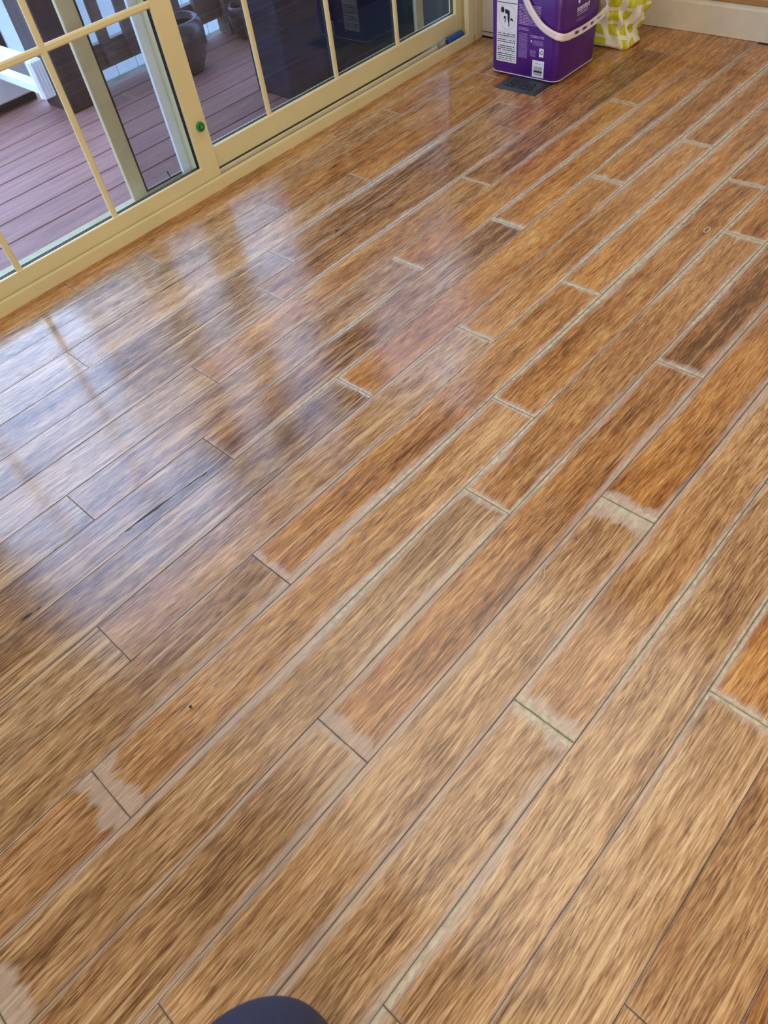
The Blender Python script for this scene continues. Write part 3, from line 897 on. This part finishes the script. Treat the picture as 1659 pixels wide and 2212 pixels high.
# prints on the face toward the room (x = X0 side) ; u = y, v = z
def fx(z): return X0 - .001 * (z - ZB) / HB - .0005
def quad_x(name, ya, yb, za, zb, m, off=0.0, parent=bk):
    """flat print on the narrow face, ya > yb"""
    b = bmesh.new()
    vs = [b.verts.new((fx(z) - off, y, z)) for y, z in ((ya, za), (yb, za), (yb, zb), (ya, zb))]
    b.faces.new(vs)
    bmesh.ops.recalc_face_normals(b, faces=b.faces)
    o = under(link(name, b, m), parent)
    return o
lab = quad_x('warning_label', 1.676, 1.592, .045, .255, M['label_white'])
lab['label'] = 'white printed warning label with an oval pictogram'
for (za, zb) in ((.050, .0755), (.080, .0985), (.103, .1155), (.120, .136)):
    quad_x('label_text', 1.672, 1.598, za, zb, M['type_black'], .0003, lab)
for z in (.078, .1012, .1182, .138):
    quad_x('label_line', 1.674, 1.594, z, z + .0006, M['ink_grey'], .0004, lab)
quad_x('label_bar', 1.675, 1.593, .2215, .2235, M['ink'], .0004, lab)
def ring_x(cy_, cz_, ry, rz, w, m):
    b = bmesh.new()
    n = 40
    o_ = [b.verts.new((fx(cz_) - .0005, cy_ + ry * math.cos(a), cz_ + rz * math.sin(a))) for a in [2 * math.pi * k / n for k in range(n)]]
    i_ = [b.verts.new((fx(cz_) - .0005, cy_ + (ry - w) * math.cos(a), cz_ + (rz - w) * math.sin(a))) for a in [2 * math.pi * k / n for k in range(n)]]
    for k in range(n):
        b.faces.new((o_[k], o_[(k + 1) % n], i_[(k + 1) % n], i_[k]))
    return under(link('pictogram_oval', b, m), lab)
ring_x(1.633, .182, .034, .038, .0008, M['ink_grey'])
def poly_x(name, pts, m, off=.0006):
    b = bmesh.new()
    b.faces.new([b.verts.new((fx(z) - off, y, z)) for y, z in pts])
    return under(link(name, b, m), lab)
fig = bmesh.new()
def fpoly(pts): fig.faces.new([fig.verts.new((fx(.18) - .0006, 1.633 - u / 1000, .182 + w_ / 1000)) for u, w_ in pts])
fpoly([(-19 + 7 * math.cos(a), 19 + 8.5 * math.sin(a)) for a in [2 * math.pi * k / 14 for k in range(14)]])          # head
fpoly([(-9, 22), (2, 21), (9, 18), (11, 12), (10, 4), (6, 0), (0, 8), (-6, 10), (-10, 12)])                                # back and hip
fpoly([(10, 6), (10, -8), (9, -18), (10, -27), (6, -28), (5, -18), (2, -8), (1, 3)])                                       # leg
fpoly([(13, -2), (22, -3), (25, -12), (19, -9), (13, -9)])                                                                 # bent leg
fpoly([(-15, -2), (-10, 2), (-4, 1), (-8, -4), (-13, -8)])                                                                 # hand
fpoly([(-6, -4), (-3, -2), (-7, -14), (-11, -19), (-10, -12)])
under(link('pictogram_figure', fig, M['ink']), lab)

quad_x('small_print', 1.586, 1.500, .168, .226, M['type_white'])
quad_x('small_print', 1.586, 1.545, .150, .160, M['type_white'])
quad_x('small_print', 1.584, 1.548, .068, .143, M['type_small'])
quad_x('small_print', 1.537, 1.482, .133, .142, M['type_white'])
quad_x('small_print', 1.526, 1.484, .112, .128, M['type_small'])
quad_x('small_print', 1.536, 1.512, .078, .097, M['type_small'])
b = bmesh.new()
b.faces.new([b.verts.new((fx(.12) - .0003, 1.532 + .0032 * math.cos(a), .123 + .0042 * math.sin(a))) for a in [2 * math.pi * k / 14 for k in range(14)]])
under(link('round_mark', b, M['lilac']), bk)
rc = quad_x('recycling_label', 1.499, 1.481, .080, .106, M['label_white']); rc['label'] = 'small white square with a recycling mark'
b = bmesh.new()
for k in range(3):
    a0 = math.radians(90 + 120 * k)
    c_ = Vector((1.490, .0935))
    pts = []
    for rr, da in ((.0055, -.7), (.0068, .0), (.0060, .45), (.0075, .5), (.0048, 1.0), (.0030, .45), (.0040, .40), (.0042, .0), (.0035, -.6)):
        pts.append((c_.x + rr * math.cos(a0 + da), c_.y + rr * math.sin(a0 + da)))
    b.faces.new([b.verts.new((fx(.09) - .0006, y, z)) for y, z in pts])
under(link('recycling_mark', b, M['ink']), rc)
bc = quad_x('barcode_label', 1.524, 1.477, .016, .068, M['label_white']); bc['label'] = 'white barcode label'
quad_x('barcode_text', 1.518, 1.481, .0575, .061, M['type_black'], .0003, bc)
b = bmesh.new()
random.seed(3)
y = 1.518
while y > 1.484:
    w_ = random.choice((.0005, .0009, .0014))
    z0 = .022
    vs = [b.verts.new((fx(z) - .0005, yy, z)) for yy, z in ((y, z0), (y - w_, z0), (y - w_, .050), (y, .050))]
    b.faces.new(vs)
    y -= w_ + random.choice((.0006, .0009, .0012))
under(link('barcode_bars', b, M['ink_grey']), bc)
quad_x('barcode_band', 1.518, 1.483, .0315, .0365, M['ink'], .0007, bc)

# prints on the wide face (y = Yb0 side)
def text_y(body_, x, z, size, m, name, bold=0.0):
    cu = bpy.data.curves.new(name, 'FONT')
    cu.body = body_
    cu.size = size
    cu.extrude = .0001
    cu.offset = bold
    o = bpy.data.objects.new(name, cu)
    COL.objects.link(o)
    o.location = (x, Yb0 - .003 * (z - ZB) / HB - .0006, z)
    o.rotation_euler = (math.radians(90), 0, 0)
    cu.materials.append(m)
    bpy.context.view_layer.update()
    dg = bpy.context.evaluated_depsgraph_get()
    me = bpy.data.meshes.new_from_object(o.evaluated_get(dg))
    mo = bpy.data.objects.new(name, me)
    mo.matrix_world = o.matrix_world.copy()
    COL.objects.link(mo)
    bpy.data.objects.remove(o)
    mo.parent = bk
    mo.matrix_parent_inverse = bk.matrix_world.inverted()
    return mo
text_y('scented', 2.385, .192, .0235, M['label_white'], 'lettering', .0004)['label'] = 'white word scented'
b = bmesh.new()
for (cx_, cz_, r) in ((2.392, .222, .006), (2.412, .226, .004), (2.404, .236, .005)):
    b.faces.new([b.verts.new((cx_ + r * math.cos(a), Yb0 - .0028, cz_ + 1.3 * r * math.sin(a))) for a in [2 * math.pi * k / 16 for k in range(16)][::-1]])
under(link('leaf_mark', b, M['label_white']), bk)
M['type_y'] = stripes('small_type_on_side', PUR, srgb(188, 160, 210), .006, .5, 0, 420)
def quad_y(name, xa, xb, za, zb, m):
    b = bmesh.new()
    b.faces.new([b.verts.new((x, Yb0 - .003 * (z - ZB) / HB - .0005, z)) for x, z in ((xa, za), (xb, za), (xb, zb), (xa, zb))])
    bmesh.ops.recalc_face_normals(b, faces=b.faces)
    return under(link(name, b, m), bk)
quad_y('small_print', 2.387, 2.450, .178, .190, M['type_y'])
quad_y('small_print', 2.385, 2.436, .164, .169, M['type_y'])

# ------------------------------------------------------------------ checked bag
def bag_material():
    s = NT('checked_bag_fabric')
    uv = s.n('ShaderNodeUVMap').outputs[0]
    sep = s.n('ShaderNodeSeparateXYZ'); s.t.links.new(uv, sep.inputs[0])
    u, v = sep.outputs[0], sep.outputs[1]
    wob = s.math('MULTIPLY_ADD', s.noise(s.objco(), 22, 2), .16, -.08)
    fu = s.math('FRACT', s.math('ADD', u, wob)); fv = s.math('FRACT', s.math('ADD', v, wob))
    cu = s.math('FLOOR', s.math('ADD', u, wob)); cv = s.math('FLOOR', s.math('ADD', v, wob))
    inu = s.math('MULTIPLY', s.math('GREATER_THAN', fu, .06), s.math('LESS_THAN', fu, .72))
    inv = s.math('MULTIPLY', s.math('GREATER_THAN', fv, .05), s.math('LESS_THAN', fv, .80))
    patch = s.math('MULTIPLY', inu, inv)
    cmb = s.n('ShaderNodeCombineXYZ'); s.t.links.new(cu, cmb.inputs[0]); s.t.links.new(cv, cmb.inputs[1])
    wn = s.n('ShaderNodeTexWhiteNoise', noise_dimensions='2D'); s.t.links.new(cmb.outputs[0], wn.inputs['Vector'])
    r = wn.outputs['Value']
    green = s.mix(s.noise(s.objco(), 40, 3), srgb(186, 184, 14), srgb(222, 218, 44))
    pc = s.mix(s.math('GREATER_THAN', r, .88), green, srgb(206, 84, 14))
    pc = s.mix(s.math('LESS_THAN', r, .10), pc, srgb(238, 232, 214))
    c = s.mix(patch, srgb(236, 230, 212), pc)
    s.bump(s.noise(s.objco(), 55, 4, .6), .5, .003)
    s.bsdf.inputs['Sheen Weight'].default_value = .1
    return s.fin(c, .5)
bag = empty('shopping_bag', (2.705, 1.515, 0))
tag(bag, 'crumpled yellow-green and white checked bag behind the purple bucket', 'bag')
b = bmesh.new()
uvl = b.loops.layers.uv.new('UVMap')
NU, NV, HBg = 72, 30, .36
cxb, cyb = 2.705, 1.515
rings = []
for j in range(NV + 1):
    t = j / NV
    z = .001 + HBg * t
    pinch = 1 - .13 * math.exp(-((z - .055) / .028) ** 2) + .10 * math.exp(-((z - .14) / .05) ** 2)
    hx, hy_ = .060 * pinch, .155 * pinch
    ring = []
    for i in range(NU):
        a = 2 * math.pi * i / NU
        e = .36 if z < .03 else .36 + .34 * min(1, (z - .03) / .06)
        ca, sa = math.cos(a), math.sin(a)
        x = hx * math.copysign(abs(ca) ** e, ca)
        y_ = hy_ * math.copysign(abs(sa) ** e, sa)
        crum = .010 * math.sin(5 * a + 26 * z) * math.sin(60 * z + 2 * a) + .007 * math.sin(11 * a - 40 * z) + .006 * math.sin(17 * a + 70 * z)
        fold = .018 * math.exp(-((z - (.075 + .05 * math.sin(a * 2 + 1))) / .012) ** 2)
        rr = math.hypot(x, y_)
        k_ = 1 + (crum * min(1, z / .03) - fold) / rr
        lift = .012 * (1 - abs(math.sin(2 * a))) if j == 0 else 0
        ring.append(b.verts.new((x * k_, y_ * k_, z + lift)))
    rings.append(ring)
for j in range(NV):
    for i in range(NU):
        f = b.faces.new((rings[j][i], rings[j][(i + 1) % NU], rings[j + 1][(i + 1) % NU], rings[j + 1][i]))
        us = (i, i + 1, i + 1, i); vs_ = (j, j, j + 1, j + 1)
        for lp, uu, vv in zip(f.loops, us, vs_):
            lp[uvl].uv = (uu / NU * 13, vv / NV * 8 + .15)
b.faces.new(rings[0][::-1])
top = b.verts.new((0, 0, .001 + HBg - .03))
for i in range(NU):
    b.faces.new((rings[-1][i], rings[-1][(i + 1) % NU], top))
ob = link('bag_body', b, bag_material(), None, True)
ob.location = (cxb, cyb, 0)
under(ob, bag)
for sx in (-1, 1):
    b = bmesh.new()
    pts = catmull([(cxb + sx * .045, cyb - .06, .34), (cxb + sx * .042, cyb - .055, .42), (cxb + sx * .04, cyb, .46), (cxb + sx * .042, cyb + .055, .42), (cxb + sx * .045, cyb + .06, .34)], 6)
    tube(b, pts, .006, 8)
    under(link('bag_handle', b, M['baseboard'], None, True), bag)

# ------------------------------------------------------------------ seated person's leg (only the knee reaches the frame)
def leg():
    me = bpy.data.meshes.new('person')
    J = [(-.38, -.33, .52), (-.27, -.15, .52), (-.155, .025, .49), (-.111, .112, .466), (-.113, .110, .40), (-.13, .07, .26), (-.16, .02, .11), (-.16, .025, .055), (-.125, .09, .038), (-.095, .15, .032)]
    Rr = [.095, .082, .068, .061, .060, .055, .045, .046, .042, .034]
    me.from_pydata(J, [(i, i + 1) for i in range(len(J) - 1)], [])
    o = bpy.data.objects.new('person', me)
    COL.objects.link(o)
    sk = o.modifiers.new('skin', 'SKIN')
    for i, v in enumerate(me.skin_vertices[0].data):
        v.radius = (Rr[i], Rr[i]); v.use_root = (i == 0)
    sb = o.modifiers.new('sub', 'SUBSURF'); sb.levels = sb.render_levels = 4
    bpy.context.view_layer.update()
    dg = bpy.context.evaluated_depsgraph_get()
    m2 = bpy.data.meshes.new_from_object(o.evaluated_get(dg))
    o.modifiers.clear()
    o.data = m2
    m2.materials.clear(); m2.materials.append(M['navy'])
    for p in m2.polygons: p.use_smooth = True
    zmin = min(v.co.z for v in m2.vertices)
    for v in m2.vertices:
        v.co.z -= zmin * (1 - min(1, max(0, v.co.z / .2)))
    for v in m2.vertices:
        v.co.z = max(v.co.z, .0005)
    tag(o, 'person seen only as a navy-trousered bent knee at the bottom edge', 'person')
    return o
leg()

# ------------------------------------------------------------------ dark gouges and crumbs on the boards
def gouge(x, y, length, width, ang=0.0):
    b = bmesh.new()
    n = 12
    up_, lo_ = [], []
    for i in range(n + 1):
        t = i / n
        w_ = width * math.sin(math.pi * t) ** .7 * (.7 + .5 * math.sin(9 * t + x * 40)) / 2 + .00005
        cx_ = (t - .5) * length
        oy = .001 * math.sin(5 * t)
        up_.append(b.verts.new((cx_, oy + w_, 0))); lo_.append(b.verts.new((cx_, oy - w_, 0)))
    for i in range(n):
        b.faces.new((lo_[i], lo_[i + 1], up_[i + 1], up_[i]))
    o = link('gouge', b, M['ink'], floor)
    o.location = (x, y, .0006); o.rotation_euler = (0, 0, ang)
    return o
b = 0
for a_ in ((.285, 1.023, .20, .0042, -.04), (.192, 1.026, .035, .002, -.05), (.385, 1.0155, .03, .0022, .1), (-.034, 1.010, .045, .005, -.03), (1.487, 1.716, .035, .005, .05),
           (1.218, 1.441, .022, .006, .1), (1.606, 1.458, .018, .006, .2)):
    gouge(*a_)
b = bmesh.new()
bmesh.ops.create_icosphere(b, subdivisions=1, radius=.0028)
for v in b.verts: v.co.z *= .5
bit = link('debris_speck', b, M['ink']); bit.location = (.0487, .629, .0015)
tag(bit, 'tiny black speck lying alone on a mid-floor board', 'speck')
# dried putty smears and hair-thin scratches that sit on the boards
def smear(x, y, pts, wd, m, name):
    b = bmesh.new()
    P = catmull([(px, py, 0) for px, py in pts], 5)
    a, c = [], []
    for i, p in enumerate(P):
        t = (P[min(i + 1, len(P) - 1)] - P[max(i - 1, 0)]).normalized()
        nn = Vector((-t.y, t.x, 0)) * wd * (.35 + .65 * abs(math.sin(i * 1.9 + x * 30))) / 2
        a.append(b.verts.new(p + nn)); c.append(b.verts.new(p - nn))
    for i in range(len(P) - 1):
        b.faces.new((a[i], a[i + 1], c[i + 1], c[i]))
    bmesh.ops.recalc_face_normals(b, faces=b.faces)
    o = link(name, b, m, floor); o.location = (x, y, .0008)
    return o
smear(1.728, .597, [(-.016, -.002), (-.008, .004), (.004, .005), (.015, .002), (.010, -.004), (-.004, -.005), (-.016, -.002)], .004, M['gravel'], 'putty_smear')
smear(.60, .333, [(-.02, -.006), (.0, -.008), (.018, .002), (.03, .004), (.018, .008), (.0, .0)], .0016, M['gravel'], 'putty_smear')
for (x, y, dx, dy) in ((2.06, 1.14, .05, -.05), (2.3, .9, -.03, .03), (1.72, .66, .02, .012), (1.66, .72, .015, -.01), (.75, .65, .006, .018), (.30, -.03, -.02, -.04), (2.17, 1.30, .05, .02), (2.1, 1.52, .01, -.06), (2.12, 1.60, .02, .04), (2.02, 1.56, -.03, .02)):
    smear(x, y, [(0, 0), (dx * .5, dy * .5 + .001), (dx, dy)], .0008, M['gravel'], 'scratch')
